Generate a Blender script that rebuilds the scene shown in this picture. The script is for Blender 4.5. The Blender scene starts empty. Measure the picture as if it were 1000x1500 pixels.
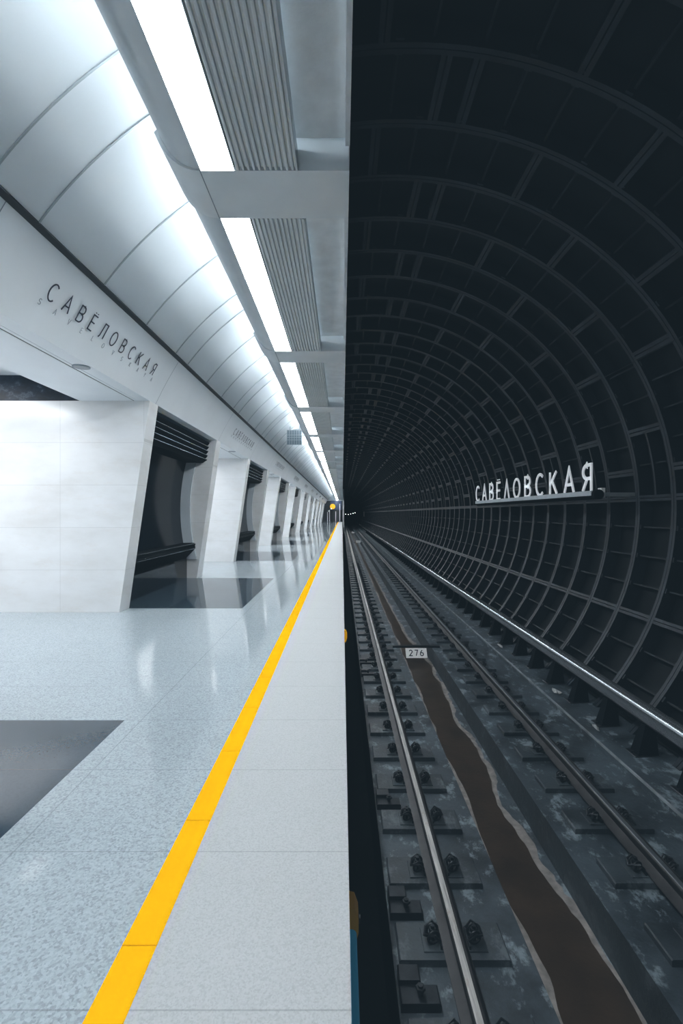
import bpy, bmesh, math, random
from mathutils import Vector, Matrix
random.seed(7)
PI = math.pi
sc = bpy.context.scene
COL = sc.collection
F = 685.0            # focal length in pixels of the 1000x1500 frame
H = 1.36             # camera height over the platform
CX, CZ, RT = 0.568, H + 0.085, 3.786   # tunnel axis and inner flange radius
RING = 0.75
PITCH = 6.75
YN, YF = -4.0, 100.5

# ------------------------------------------------------------------ materials
def nodes_of(name):
    m = bpy.data.materials.new(name); m.use_nodes = True
    nt = m.node_tree
    return m, nt, nt.nodes['Principled BSDF']
def N(nt, t, **kw):
    n = nt.nodes.new(t)
    for k, v in kw.items(): setattr(n, k, v)
    return n
def mathn(nt, op, a, b=None, c=None):
    n = N(nt, 'ShaderNodeMath', operation=op)
    for i, v in enumerate((a, b, c)):
        if v is None: continue
        if hasattr(v, 'links'): nt.links.new(v, n.inputs[i])
        else: n.inputs[i].default_value = v
    return n.outputs[0]
def mixc(nt, fac, a, b):
    n = N(nt, 'ShaderNodeMix', data_type='RGBA')
    if hasattr(fac, 'links'): nt.links.new(fac, n.inputs[0])
    else: n.inputs[0].default_value = fac
    for i, v in ((6, a), (7, b)):
        if hasattr(v, 'links'): nt.links.new(v, n.inputs[i])
        else: n.inputs[i].default_value = (*v, 1)
    return n.outputs[2]
def pos(nt): return N(nt, 'ShaderNodeNewGeometry').outputs['Position']
def sep(nt, v):
    s = N(nt, 'ShaderNodeSeparateXYZ'); nt.links.new(v, s.inputs[0]); return s.outputs
def noise(nt, v, scale, detail=3, rough=.55, stretch=None):
    if stretch:
        mp = N(nt, 'ShaderNodeMapping'); mp.inputs['Scale'].default_value = stretch
        nt.links.new(v, mp.inputs[0]); v = mp.outputs[0]
    n = N(nt, 'ShaderNodeTexNoise'); n.inputs['Scale'].default_value = scale
    n.inputs['Detail'].default_value = detail; n.inputs['Roughness'].default_value = rough
    nt.links.new(v, n.inputs['Vector']); return n.outputs[0]
def ramp(nt, v, stops):
    r = N(nt, 'ShaderNodeValToRGB'); e = r.color_ramp.elements
    e[0].position, e[0].color = stops[0][0], (*stops[0][1], 1)
    e[1].position, e[1].color = stops[-1][0], (*stops[-1][1], 1)
    for p, c in stops[1:-1]:
        x = e.new(p); x.color = (*c, 1)
    nt.links.new(v, r.inputs[0]); return r.outputs[0]
def joint(nt, coord, step, off, w):
    """1 near the joint lines coord = off + k*step"""
    a = mathn(nt, 'SUBTRACT', coord, off - step/2)
    a = mathn(nt, 'DIVIDE', a, step)
    a = mathn(nt, 'FRACT', a)
    a = mathn(nt, 'SUBTRACT', a, .5)
    a = mathn(nt, 'ABSOLUTE', a)
    return mathn(nt, 'LESS_THAN', a, w/step/2)
def bump(nt, b, h, strength, dist=.01):
    n = N(nt, 'ShaderNodeBump'); n.inputs['Strength'].default_value = strength
    n.inputs['Distance'].default_value = dist
    nt.links.new(h, n.inputs['Height']); nt.links.new(n.outputs[0], b.inputs['Normal'])
def simple(name, c, rough=.5, metal=0, var=0, scale=6, spec=.5, bmp=0):
    m, nt, b = nodes_of(name)
    b.inputs['Roughness'].default_value = rough; b.inputs['Metallic'].default_value = metal
    b.inputs['Specular IOR Level'].default_value = spec
    p = pos(nt)
    n = noise(nt, p, scale, 4)
    lo = tuple(x*(1-var) for x in c); hi = tuple(min(1, x*(1+var)) for x in c)
    nt.links.new(ramp(nt, n, [(.3, lo), (.7, hi)]), b.inputs['Base Color'])
    if bmp: bump(nt, b, noise(nt, p, scale*12, 3), bmp, .004)
    return m
def emis(name, c, s):
    m, nt, b = nodes_of(name)
    b.inputs['Base Color'].default_value = (*c, 1)
    b.inputs['Emission Color'].default_value = (*c, 1); b.inputs['Emission Strength'].default_value = s
    return m

def mat_granite(name, base, rough, cells, contrast, joints=True):
    m, nt, b = nodes_of(name)
    p = pos(nt); x, y, z = sep(nt, p)
    v = N(nt, 'ShaderNodeTexVoronoi'); v.inputs['Scale'].default_value = cells
    nt.links.new(p, v.inputs['Vector'])
    s = sep(nt, v.outputs['Color'])[0]
    n2 = noise(nt, p, 2.2, 3)
    n3 = noise(nt, p, cells*.55, 4, .7)
    f = mathn(nt, 'MULTIPLY_ADD', s, .45, mathn(nt, 'MULTIPLY', n3, .55))
    dk = tuple(c*(1-contrast) for c in base); lt = tuple(min(1, c*(1+contrast*.55)) for c in base)
    c1 = ramp(nt, f, [(.2, dk), (.48, base), (.8, lt)])
    c2 = mixc(nt, mathn(nt, 'MULTIPLY', n2, .12), c1, tuple(c*.6 for c in base))
    if joints:
        j = mathn(nt, 'MAXIMUM', joint(nt, y, .6, .08, .005), joint(nt, x, 9.0, -1.32, .007))
        c2 = mixc(nt, mathn(nt, 'MULTIPLY', j, .38), c2, tuple(c*.35 for c in base))
    nt.links.new(c2, b.inputs['Base Color'])
    b.inputs['Roughness'].default_value = rough
    return m

def mat_marble(name):
    m, nt, b = nodes_of(name)
    p = pos(nt); x, y, z = sep(nt, p)
    n = noise(nt, p, 1.1, 6, .62, (1, 1, 2.4))
    v = noise(nt, p, 2.3, 8, .7, (.8, 1, 3.0))
    c = ramp(nt, n, [(.3, (.65, .66, .66)), (.5, (.725, .745, .76)), (.72, (.78, .805, .83))])
    vein = ramp(nt, v, [(.57, (0, 0, 0)), (.61, (1, 1, 1)), (.65, (0, 0, 0))])
    c = mixc(nt, mathn(nt, 'MULTIPLY', sep(nt, vein)[0], .10), c, (.6, .5, .4))
    # slab tone per slab
    rowv = mathn(nt, 'FLOOR', mathn(nt, 'DIVIDE', z, .583))
    colx = mathn(nt, 'FLOOR', mathn(nt, 'DIVIDE', mathn(nt, 'ADD', x, 3.87), 1.15))
    wn = N(nt, 'ShaderNodeTexWhiteNoise', noise_dimensions='2D')
    cb = N(nt, 'ShaderNodeCombineXYZ'); nt.links.new(rowv, cb.inputs[0]); nt.links.new(colx, cb.inputs[1])
    nt.links.new(cb.outputs[0], wn.inputs[0])
    c = mixc(nt, mathn(nt, 'MULTIPLY', wn.outputs[0], .10), c, (.58, .56, .54))
    j = mathn(nt, 'MAXIMUM', joint(nt, z, .583, 0, .006), joint(nt, x, 1.15, -3.87, .006))
    c = mixc(nt, mathn(nt, 'MULTIPLY', j, .3), c, (.3, .31, .32))
    nt.links.new(c, b.inputs['Base Color'])
    b.inputs['Roughness'].default_value = .14
    return m

def mat_concrete(name, dark, light, pale, rough=.55):
    m, nt, b = nodes_of(name)
    p = pos(nt)
    n = noise(nt, p, 1.6, 8, .68)
    n2 = noise(nt, p, 5.5, 8, .72, (1, .7, 1))
    n3 = noise(nt, p, 40, 3, .6)
    c = ramp(nt, n, [(.38, dark), (.62, light)])
    k = ramp(nt, n2, [(.53, (0, 0, 0)), (.62, (1, 1, 1))])
    k = mathn(nt, 'MULTIPLY', sep(nt, k)[0], .85)
    c = mixc(nt, k, c, pale)
    c = mixc(nt, mathn(nt, 'MULTIPLY', n3, .35), c, tuple(x*.45 for x in dark))
    nt.links.new(c, b.inputs['Base Color'])
    r = mathn(nt, 'MULTIPLY_ADD', n, .5, rough-.25); nt.links.new(r, b.inputs['Roughness'])
    bump(nt, b, noise(nt, p, 14, 6, .7), .5, .012)
    return m

def mat_darkmarble(name):
    m, nt, b = nodes_of(name)
    p = pos(nt)
    v = noise(nt, p, 3.2, 10, .72, (1, 1, 1.6))
    c = ramp(nt, v, [(.46, (.005, .010, .018)), (.56, (.012, .024, .042)), (.60, (.06, .085, .11)), (.63, (.02, .03, .05))])
    nt.links.new(c, b.inputs['Base Color']); b.inputs['Roughness'].default_value = .3; b.inputs['Specular IOR Level'].default_value = .12
    return m

def mat_railhead():
    m, nt, b = nodes_of('worn rail head')
    p = pos(nt)
    n = noise(nt, p, 9, 5, .6, (6, .35, 1))
    n2 = noise(nt, p, 2.5, 5, .7, (2, 1, 1))
    c = ramp(nt, n, [(.3, (.3, .3, .3)), (.7, (.66, .65, .64))])
    k = ramp(nt, n2, [(.56, (0, 0, 0)), (.66, (1, 1, 1))])
    c = mixc(nt, mathn(nt, 'MULTIPLY', sep(nt, k)[0], .6), c, (.28, .15, .07))
    nt.links.new(c, b.inputs['Base Color'])
    b.inputs['Metallic'].default_value = .5; b.inputs['Roughness'].default_value = .5
    return m

M = {}
M['vault'] = simple('satin white vault panel', (.88, .92, .95), .3, 0, .03, 1.2)
M['fascia'] = simple('light grey fascia panel', (.76, .81, .85), .32, 0, .03, 1.5)
M['metal'] = simple('painted light grey metal', (.62, .68, .72), .34, .1, .05, 3)
M['beam'] = simple('painted grey beam', (.74, .79, .82), .42, .1, .05, 3)
M['louvre'] = simple('ribbed light metal', (.74, .79, .82), .4, .0, .04, 4)
M['board'] = simple('cement ceiling board', (.78, .81, .83), .6, 0, .1, 5, bmp=.2)
M['gap'] = simple('dark joint gap', (.012, .016, .02), .7)
M['seam'] = simple('grey seam profile', (.50, .55, .58), .35, .3)
M['marble'] = mat_marble('white marble slabs')
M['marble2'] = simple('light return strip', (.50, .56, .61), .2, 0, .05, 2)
M['granite'] = mat_granite('polished grey granite', (.38, .44, .48), .06, 130, .34)
M['granite_m'] = mat_granite('flamed grey granite', (.44, .465, .48), .62, 190, .16)
M['darkgranite'] = mat_granite('polished dark granite', (.036, .056, .076), .07, 120, .12)
M['lit_edge'] = simple('painted lit edge', (.20, .23, .25), .7, 0, .4, 5)
M['darkmarble'] = mat_darkmarble('dark blue veined marble')
M['yellow'] = simple('yellow strip tile', (.98, .48, .0), .5, 0, .03, 8, spec=.0)
M['glass'] = simple('black glass panel', (.005, .008, .012), .13, 0, .2, 2, spec=.2)
M['black'] = simple('black metal slat', (.004, .006, .008), .7, 0, .2, 4, spec=.03)
M['edge'] = simple('bright slat edge', (.35, .41, .46), .25, .8)
M['plinth'] = simple('dark niche base slab', (.012, .017, .023), .1, 0, .3, 2, spec=.35)
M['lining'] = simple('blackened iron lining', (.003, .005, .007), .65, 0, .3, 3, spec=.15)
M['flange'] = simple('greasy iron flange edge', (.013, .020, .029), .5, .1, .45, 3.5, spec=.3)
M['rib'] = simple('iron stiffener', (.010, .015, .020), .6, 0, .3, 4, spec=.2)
M['bed'] = mat_concrete('stained track concrete', (.014, .021, .028), (.062, .086, .107), (.24, .30, .34))
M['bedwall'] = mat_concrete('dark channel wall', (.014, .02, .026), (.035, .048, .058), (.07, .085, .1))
M['sleeper'] = mat_concrete('sleeper block', (.012, .018, .024), (.045, .062, .076), (.10, .125, .145))
M['puddle'] = simple('rusty brown silt', (.033, .0215, .0135), .4, 0, .45, 2.5, spec=.3, bmp=.4)
M['stain'] = simple('pale limescale crust', (.20, .185, .175), .7, 0, .35, 12)
M['iron'] = simple('oily track iron', (.022, .027, .033), .38, .6, .35, 14, bmp=.2)
M['railside'] = simple('rusty rail web', (.030, .030, .032), .5, .5, .3, 8)
M['railhead'] = mat_railhead()
M['railhead2'] = simple('dull rail head', (.24, .27, .30), .3, .8, .2, 8)
M['pipe'] = simple('glossy grey contact rail cover', (.36, .40, .44), .2, .85, .06, 2)
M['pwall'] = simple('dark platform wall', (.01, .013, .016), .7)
M['letter'] = simple('navy lettering', (.012, .018, .04), .4)
M['letter2'] = simple('grey lettering', (.27, .31, .35), .5)
M['glowletter'] = simple('white letter with added glow', (.88, .91, .93), .45, 0, .1, 20)
bb = M['glowletter'].node_tree.nodes['Principled BSDF']; bb.inputs['Emission Color'].default_value = (.85, .92, 1, 1); bb.inputs['Emission Strength'].default_value = .17  # glow added so the letters read bright; they hold no lamp
M['signbar'] = simple('sign rail metal', (.36, .41, .45), .35, .4, .1, 8)
M['white'] = simple('white enamel', (.92, .94, .96), .4, 0, .08, 30)
M['yel_glow'] = simple('yellow plastic', (.85, .45, .01), .4)
M['blue'] = simple('glowing blue plastic', (.05, .30, .50), .4)
for nm, ec_, es_ in (('yel_glow', (1, .5, 0, 1), .3), ('blue', (.05, .35, .6, 1), .08)):  # faint glow added to brighten clamp, end sign and pipe; none are lamps
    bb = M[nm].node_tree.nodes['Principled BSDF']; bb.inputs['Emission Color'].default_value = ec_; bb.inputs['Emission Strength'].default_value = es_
M['yel_shade'] = simple('shaded yellow plastic', (.5, .30, .02), .5)  # dim copy of the clamp yellow, shade put into the colour
bb = M['yel_shade'].node_tree.nodes['Principled BSDF']; bb.inputs['Emission Color'].default_value = (1, .6, .1, 1); bb.inputs['Emission Strength'].default_value = .02
M['panelgrey'] = simple('grey mesh panel', (.22, .27, .31), .5, .2)
M['enddark'] = simple('dark end wall', (.02, .028, .036), .3, 0, .4, 1)
M['paper'] = simple('dirty white scrap', (.3, .32, .33), .8, 0, .3, 20)
M['lamp'] = emis('lit diffuser', (.93, .975, 1.0), 28)
M['cove'] = emis('cove strip lamp', (.86, .95, 1.0), 15)
M['hall'] = emis('unseen hall fill', (.97, .98, 1.0), 9)  # added fill for the passages, kept out of view
M['dl'] = simple('downlight lens', (.22, .26, .29), .3)
M['siglamp'] = emis('white signal lamp', (.9, .97, 1), 2.5)

# ------------------------------------------------------------------ mesh helpers
class MB:
    def __init__(s): s.v = []; s.f = []; s.m = []; s.mats = []
    def mi(s, m):
        if m not in s.mats: s.mats.append(m)
        return s.mats.index(m)
    def add(s, vs, fs, m):
        k = len(s.v); i = s.mi(m)
        s.v += [tuple(v) for v in vs]
        for f in fs: s.f.append(tuple(q+k for q in f)); s.m.append(i)
    def box(s, x0, x1, y0, y1, z0, z1, m):
        vs = [(x, y, z) for x in (x0, x1) for y in (y0, y1) for z in (z0, z1)]
        s.add(vs, [(0, 1, 3, 2), (4, 6, 7, 5), (0, 4, 5, 1), (2, 3, 7, 6), (0, 2, 6, 4), (1, 5, 7, 3)], m)
    def bbox(s, x0, x1, y0, y1, z0, z1, m, r=.01):
        """box with bevelled upright and top edges, extruded from a chamfered xz profile"""
        p = [(x0, z0), (x1, z0), (x1, z1-r), (x1-r, z1), (x0+r, z1), (x0, z1-r)]
        s.prism([(a, b) for a, b in p], y0, y1, m)
    def prism(s, prof, y0, y1, m, cap=True, mats=None):
        """closed xz profile extruded along y"""
        n = len(prof)
        vs = [(x, y0, z) for x, z in prof] + [(x, y1, z) for x, z in prof]
        for i in range(n):
            j = (i+1) % n
            s.add([vs[i], vs[j], vs[n+j], vs[n+i]], [(0, 3, 2, 1)], (mats[i] if mats else m))
        if cap:
            s.add(vs[:n], [tuple(range(n))], m); s.add(vs[n:], [tuple(reversed(range(n)))], m)
    def strip(s, prof, y0, y1, m):
        """open xz profile extruded along y"""
        vs = [(x, y0, z) for x, z in prof] + [(x, y1, z) for x, z in prof]; n = len(prof)
        s.add(vs, [(i, i+1, n+i+1, n+i) for i in range(n-1)], m)
    def cyl(s, a, b, r, m, n=16, r2=None, cap=True):
        a, b = Vector(a), Vector(b); d = (b-a).normalized()
        u = d.orthogonal().normalized(); w = d.cross(u); r2 = r if r2 is None else r2
        vs = [a+(u*math.cos(2*PI*i/n)+w*math.sin(2*PI*i/n))*r for i in range(n)] + \
             [b+(u*math.cos(2*PI*i/n)+w*math.sin(2*PI*i/n))*r2 for i in range(n)]
        fs = [(i, (i+1) % n, n+(i+1) % n, n+i) for i in range(n)]
        if cap: fs += [tuple(reversed(range(n))), tuple(range(n, 2*n))]
        s.add(vs, fs, m)
    def tube(s, pts, r, m, n=8, closed=False):
        pts = [Vector(p) for p in pts]; k = len(pts); vs = []
        up = None
        for i, p in enumerate(pts):
            a = pts[i-1] if (i > 0 or closed) else p
            b = pts[(i+1) % k] if (i < k-1 or closed) else p
            d = (b-a).normalized()
            if up is None: up = d.orthogonal().normalized()
            up = (up-d*up.dot(d)).normalized(); w = d.cross(up)
            vs += [p+(up*math.cos(2*PI*j/n)+w*math.sin(2*PI*j/n))*r for j in range(n)]
        fs = []
        for i in range(k if closed else k-1):
            q = (i+1) % k
            for j in range(n):
                fs.append((i*n+j, i*n+(j+1) % n, q*n+(j+1) % n, q*n+j))
        if not closed: fs += [tuple(reversed(range(n))), tuple(range((k-1)*n, k*n))]
        s.add(vs, fs, m)
    def build(s, name, parent=None, smooth=False, angle=35):
        me = bpy.data.meshes.new(name)
        me.from_pydata(s.v, [], s.f)
        for m in s.mats: me.materials.append(m)
        me.polygons.foreach_set('material_index', s.m)
        me.update()
        bm = bmesh.new(); bm.from_mesh(me)
        bmesh.ops.remove_doubles(bm, verts=bm.verts, dist=1e-5)
        bmesh.ops.recalc_face_normals(bm, faces=bm.faces)
        bm.to_mesh(me); bm.free()
        if smooth:
            me.polygons.foreach_set('use_smooth', [True]*len(me.polygons))
            me.set_sharp_from_angle(angle=math.radians(angle))
        o = bpy.data.objects.new(name, me); COL.objects.link(o)
        if parent: o.parent = parent
        return o

def tag(o, label, cat, group=None, kind=None):
    o['label'] = label; o['category'] = cat
    if group: o['group'] = group
    if kind: o['kind'] = kind
    return o
def struct(o, label=None, cat=None):
    o['kind'] = 'structure'
    if label: o['label'] = label
    if cat: o['category'] = cat
    return o
def empty(name, loc=(0, 0, 0)):
    o = bpy.data.objects.new(name, None); o.location = loc; o.empty_display_size = .1
    COL.objects.link(o); return o
def dup(root, loc):
    r = root.copy(); COL.objects.link(r); r.location = loc
    for ch in list(root.children):
        c = ch.copy(); COL.objects.link(c); c.parent = r
        for g in list(ch.children):
            d = g.copy(); COL.objects.link(d); d.parent = c
    return r
ORD = ['first', 'second', 'third', 'fourth', 'fifth', 'sixth', 'seventh', 'eighth', 'ninth', 'tenth', 'eleventh', 'twelfth',
       'thirteenth', 'fourteenth', 'fifteenth', 'sixteenth', 'seventeenth', 'eighteenth', 'nineteenth', 'twentieth', 'twenty-first',
       'twenty-second', 'twenty-third', 'twenty-fourth', 'twenty-fifth']

# ------------------------------------------------------------------ stroke letters (unit height)
def arc(cx, cy, rx, ry, a0, a1, n=14):
    return [(cx+rx*math.cos(math.radians(a0+(a1-a0)*i/n)), cy+ry*math.sin(math.radians(a0+(a1-a0)*i/n))) for i in range(n+1)]
def ell(cx, cy, rx, ry, n=24):
    return [(cx+rx*math.cos(2*PI*i/n), cy+ry*math.sin(2*PI*i/n)) for i in range(n)]
def glyph(ch):
    """list of (points, closed), width"""
    if ch in 'СC': return [(arc(.36, .5, .36, .5, 48, 312, 22), False)], .66
    if ch in 'АA': return [([(0, 0), (.33, 1), (.66, 0)], False), ([(.11, .33), (.55, .33)], False)], .66
    if ch == 'В': return [([(0, 0), (0, 1), (.28, 1)]+arc(.28, .76, .24, .24, 90, -90)+[(0, .52)], False),
                          ([(0, .52), (.30, .52)]+arc(.30, .26, .27, .26, 90, -90)+[(0, 0)], False)], .57
    if ch == 'Ё': return [([(.5, 1), (0, 1), (0, 0), (.5, 0)], False), ([(0, .52), (.45, .52)], False),
                          ([(.12, 1.14), (.12, 1.20)], False), ([(.36, 1.14), (.36, 1.20)], False)], .52
    if ch == 'E': return [([(.5, 1), (0, 1), (0, 0), (.5, 0)], False), ([(0, .52), (.45, .52)], False)], .52
    if ch == 'Л': return [([(0, 0), (.07, .02), (.13, .14), (.2, 1), (.6, 1), (.6, 0)], False)], .6
    if ch == 'Λ': return [([(0, 0), (.3, 1), (.6, 0)], False)], .6
    if ch in 'ОO': return [(ell(.37, .5, .37, .5), True)], .74
    if ch in 'КK': return [([(0, 0), (0, 1)], False), ([(.52, 1), (0, .42)], False), ([(.17, .6), (.56, 0)], False)], .56
    if ch == 'Я': return [([(.52, 0), (.52, 1), (.27, 1)]+arc(.27, .74, .25, .26, 90, 270)+[(.52, .48)], False),
                          ([(.27, .48), (0, 0)], False)], .54
    if ch == 'S': return [(arc(.27, .74, .25, .26, 25, 270, 12)+arc(.27, .25, .27, .25, 80, -155, 12), False)], .54
    if ch == 'V': return [([(0, 1), (.32, 0), (.64, 1)], False)], .64
    if ch == 'L': return [([(0, 1), (0, 0), (.46, 0)], False)], .46
    if ch == 'Y': return [([(0, 1), (.3, .48), (.6, 1)], False), ([(.3, .48), (.3, 0)], False)], .6
    if ch == '2': return [(arc(.27, .74, .26, .26, 165, -25, 12)+[(0, 0), (.56, 0)], False)], .56
    if ch == '7': return [([(0, 1), (.54, 1), (.2, 0)], False)], .54
    if ch == '6': return [(ell(.28, .28, .27, .28), True), ([(.02, .33), (.1, .66), (.38, 1)], False)], .56
    return [], .4
def stroke(mb, pts, closed, w, d, M4, m):
    """thick flat polyline (u right, v up, n out) placed with matrix M4"""
    n = len(pts); L = []; R = []
    for i in range(n):
        p = Vector(pts[i])
        a = Vector(pts[i-1]) if (i > 0 or closed) else None
        b = Vector(pts[(i+1) % n]) if (i < n-1 or closed) else None
        if a is None: a = p-(b-p)
        if b is None: b = p+(p-a)
        d1 = (p-a).normalized(); d2 = (b-p).normalized()
        n1 = Vector((-d1.y, d1.x)); n2 = Vector((-d2.y, d2.x))
        mt = (n1+n2)
        if mt.length < 1e-4: mt = n1
        mt.normalize(); k = min(2.2, 1/max(.2, mt.dot(n1)))
        L.append(p+mt*w/2*k); R.append(p-mt*w/2*k)
    segs = range(n if closed else n-1)
    def P(q, h): return M4 @ Vector((q.x, q.y, h))
    for i in segs:
        j = (i+1) % n
        vs = [P(L[i], 0), P(L[j], 0), P(R[j], 0), P(R[i], 0), P(L[i], d), P(L[j], d), P(R[j], d), P(R[i], d)]
        fs = [(4, 5, 6, 7), (0, 3, 2, 1), (0, 1, 5, 4), (3, 7, 6, 2)]
        if not closed and i == 0: fs.append((0, 4, 7, 3))
        if not closed and i == n-2: fs.append((1, 2, 6, 5))
        mb.add(vs, fs, m)
def word(parent, text, origin, udir, vdir, size, total, sw, depth, m, wx=1.0, name='letter'):
    """letters spread over `total` metres; each letter is a child mesh of parent"""
    u = Vector(udir).normalized(); v = Vector(vdir).normalized(); nn = u.cross(v).normalized()
    ws = [glyph(c)[1]*size*wx for c in text]
    gap = (total-sum(ws))/(len(text)-1)
    x = 0; out = []
    for c, w in zip(text, ws):
        mb = MB(); o = Vector(origin)+u*x
        M4 = Matrix(((u.x, v.x, nn.x, o.x), (u.y, v.y, nn.y, o.y), (u.z, v.z, nn.z, o.z), (0, 0, 0, 1)))
        for pts, cl in glyph(c)[0]:
            stroke(mb, [(a*size*wx, b*size) for a, b in pts], cl, sw, depth, M4, m)
        out.append(mb.build(name, parent)); x += w+gap
    return out

# ================================================================== SETTING
# ---- platform floor
XB = -9.5
mb = MB(); mb.box(XB, -.692, YN, 74.6, -.22, 0, M['granite']); mb.box(-.583, .025, YN, 74.6, -.22, 0, M['granite_m'])
mb.box(-.692, -.583, YN, 74.6, -.22, -.006, M['granite_m'])
struct(mb.build('floor'), 'polished grey granite platform floor with a matt strip along the edge', 'floor')
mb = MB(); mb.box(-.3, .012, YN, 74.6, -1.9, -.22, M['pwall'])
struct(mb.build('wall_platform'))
# yellow line: short tiles in one strip
mb = MB()
y = YN + .07
while y < 74.5:
    mb.box(-.692, -.583, y+.0015, y+.5985, -.006, .002, M['yellow']); y += .6
tag(mb.build('safety_line'), 'long yellow safety line set in the platform floor along the track edge', 'line')
# dark granite insets in front of each pylon niche
mb = MB()
for k in range(-1, 10):
    y0 = 6.42 + PITCH*k
    mb.box(-3.3, -1.43, y0+.28, y0+3.4, .0, .0015, M['darkgranite'])
struct(mb.build('trim_1'), 'dark polished granite rectangles set in the platform floor', 'floor inset')

# ---- track bed with drain channel
ZB = H - 2.63      # -1.27
ZC = H - 2.93      # channel floor
mb = MB()
prof = [(-.1, -1.9), (.30, -1.9), (.30, ZB), (1.125, ZB), (1.125, ZC), (1.753, ZC), (1.753, ZB), (2.86, ZB), (2.80, ZB+.0), (2.86, ZB+.09),
        (4.2, ZB+.13), (4.2, -2.3), (-.1, -2.3)]
prof[8] = (2.861, ZB)
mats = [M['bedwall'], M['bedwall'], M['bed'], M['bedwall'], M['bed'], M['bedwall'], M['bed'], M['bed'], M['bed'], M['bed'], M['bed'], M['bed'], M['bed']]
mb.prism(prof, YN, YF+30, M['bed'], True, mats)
struct(mb.build('floor_trackbed'), 'stained dark concrete track bed with a drain channel between the rails', 'track bed')

mb = MB(); mb.box(2.848, 2.862, YN, YF, ZB+.072, ZB+.098, M['lit_edge'])  # pale strip paints the light caught by the concrete edge
struct(mb.build('trim_5'), 'painted highlight along the lit concrete edge beside the right rail', 'lit_edge')
# ---- cast iron tunnel lining: one big mesh of skin, flanges and ribs
mb = MB()
def ringpt(r, deg): return (CX+r*math.cos(math.radians(deg)), CZ+r*math.sin(math.radians(deg)))
A0, A1 = -52, 122
RS = RT + .19
def arcband(y0, y1, r0, r1, m_face, m_side, a0=A0, a1=A1, step=3):
    """flange: inner face at r0, sides to r1"""
    n = max(1, round((a1-a0)/step)); vs = []
    for i in range(n+1):
        a = a0+(a1-a0)*i/n
        for r in (r0, r1):
            x, z = ringpt(r, a); vs += [(x, y0, z), (x, y1, z)]
    ff = []; fs = []
    for i in range(n):
        b = 4*i; c = b+4
        ff.append((b, b+1, c+1, c)); fs += [(b, c, c+2, b+2), (b+1, b+3, c+3, c+1)]
    mb.add(vs, ff, m_face); mb.add(vs, fs, m_side)
def radial(y0, y1, deg, half, r0, r1, m_face, m_side):
    a, b = ringpt(r0, deg-half), ringpt(r0, deg+half); c, d = ringpt(r1, deg-half), ringpt(r1, deg+half)
    vs = [(a[0], y0, a[1]), (b[0], y0, b[1]), (b[0], y1, b[1]), (a[0], y1, a[1]),
          (c[0], y0, c[1]), (d[0], y0, d[1]), (d[0], y1, d[1]), (c[0], y1, c[1])]
    mb.add(vs, [(0, 1, 2, 3)], m_face); mb.add(vs, [(0, 4, 5, 1), (3, 2, 6, 7), (0, 3, 7, 4), (1, 5, 6, 2)], m_side)
skin = [ringpt(RS, A0+3*i) for i in range(int((A1-A0)/3)+1)]
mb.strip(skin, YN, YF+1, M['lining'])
yb = 3.89 - 10*RING; k = -10; bounds = []
while yb < YF:
    bounds.append((k, yb)); yb += RING; k += 1
bounds = [b for b in bounds if b[1] > YN]
for k, y in bounds:
    far = y > 45
    st = 6 if far else 3
    if y < 30:
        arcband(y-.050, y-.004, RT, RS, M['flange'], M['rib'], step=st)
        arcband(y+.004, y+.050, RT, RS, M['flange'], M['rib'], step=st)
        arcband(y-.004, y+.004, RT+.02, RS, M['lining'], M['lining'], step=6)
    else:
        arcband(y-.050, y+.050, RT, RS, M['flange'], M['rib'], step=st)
    odd = (k % 2 == 0)
    y0, y1 = y+.050, y+RING-.050
    if odd: joints = [81.0, 85.2, 55.7, 31.2, 110, 8.0]
    else: joints = [93.4, 68.2, 42.2, 16.5, 118]
    base = [2.0, -23.0, -48.0]
    hw = .55 if not far else .8
    for a in joints:
        if y < 30:
            radial(y0, y1, a-.42, .33, RT, RS, M['flange'], M['rib']); radial(y0, y1, a+.42, .33, RT, RS, M['flange'], M['rib'])
        else: radial(y0, y1, a, hw+.15, RT, RS, M['flange'], M['rib'])
    for a in base:
        if y < 30:
            radial(y0, y1, a-.36, .28, RT, RS, M['flange'], M['rib']); radial(y0, y1, a+.36, .28, RT, RS, M['flange'], M['rib'])
        else: radial(y0, y1, a, hw, RT, RS, M['flange'], M['rib'])
    allj = sorted(joints+base)
    if y < 30:
        for a, b in zip(allj[:-1], allj[1:]):
            n = round((b-a)/6.25)
            for q in range(1, n):
                aa = a+(b-a)*q/n
                radial(y0, y1, aa, .16, RT+.05, RS, M['rib'], M['rib'])
                for yy in (y-.055, y+.055):       # bolt lugs on the flanges
                    radial(yy-.018, yy+.018, aa, .5, RT+.012, RS, M['flange'], M['rib'])
        if not odd:
            ym = y+RING*.5
            arcband(ym-.018, ym+.018, RT+.015, RS, M['flange'], M['rib'], a0=2.5, a1=16, step=3)
struct(mb.build('wall_tunnel'), 'black segmented iron tunnel lining with bolted rings and flanges', 'tunnel wall')

# ---- left vault with panel seams
RV = 3.55
XG, ZG = -2.31, H + 2.16
ag = math.degrees(math.atan2(ZG-CZ, XG-CX))
def vp(r, deg): return (CX+r*math.cos(math.radians(deg)), CZ+r*math.sin(math.radians(deg)))
rg = math.hypot(XG-CX, ZG-CZ)
mb = MB()
a_top = 107
prof = [vp(rg, ag+(a_top-ag)*i/40) for i in range(41)]
mb.strip(prof, YN, 74.6, M['vault'])
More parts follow.
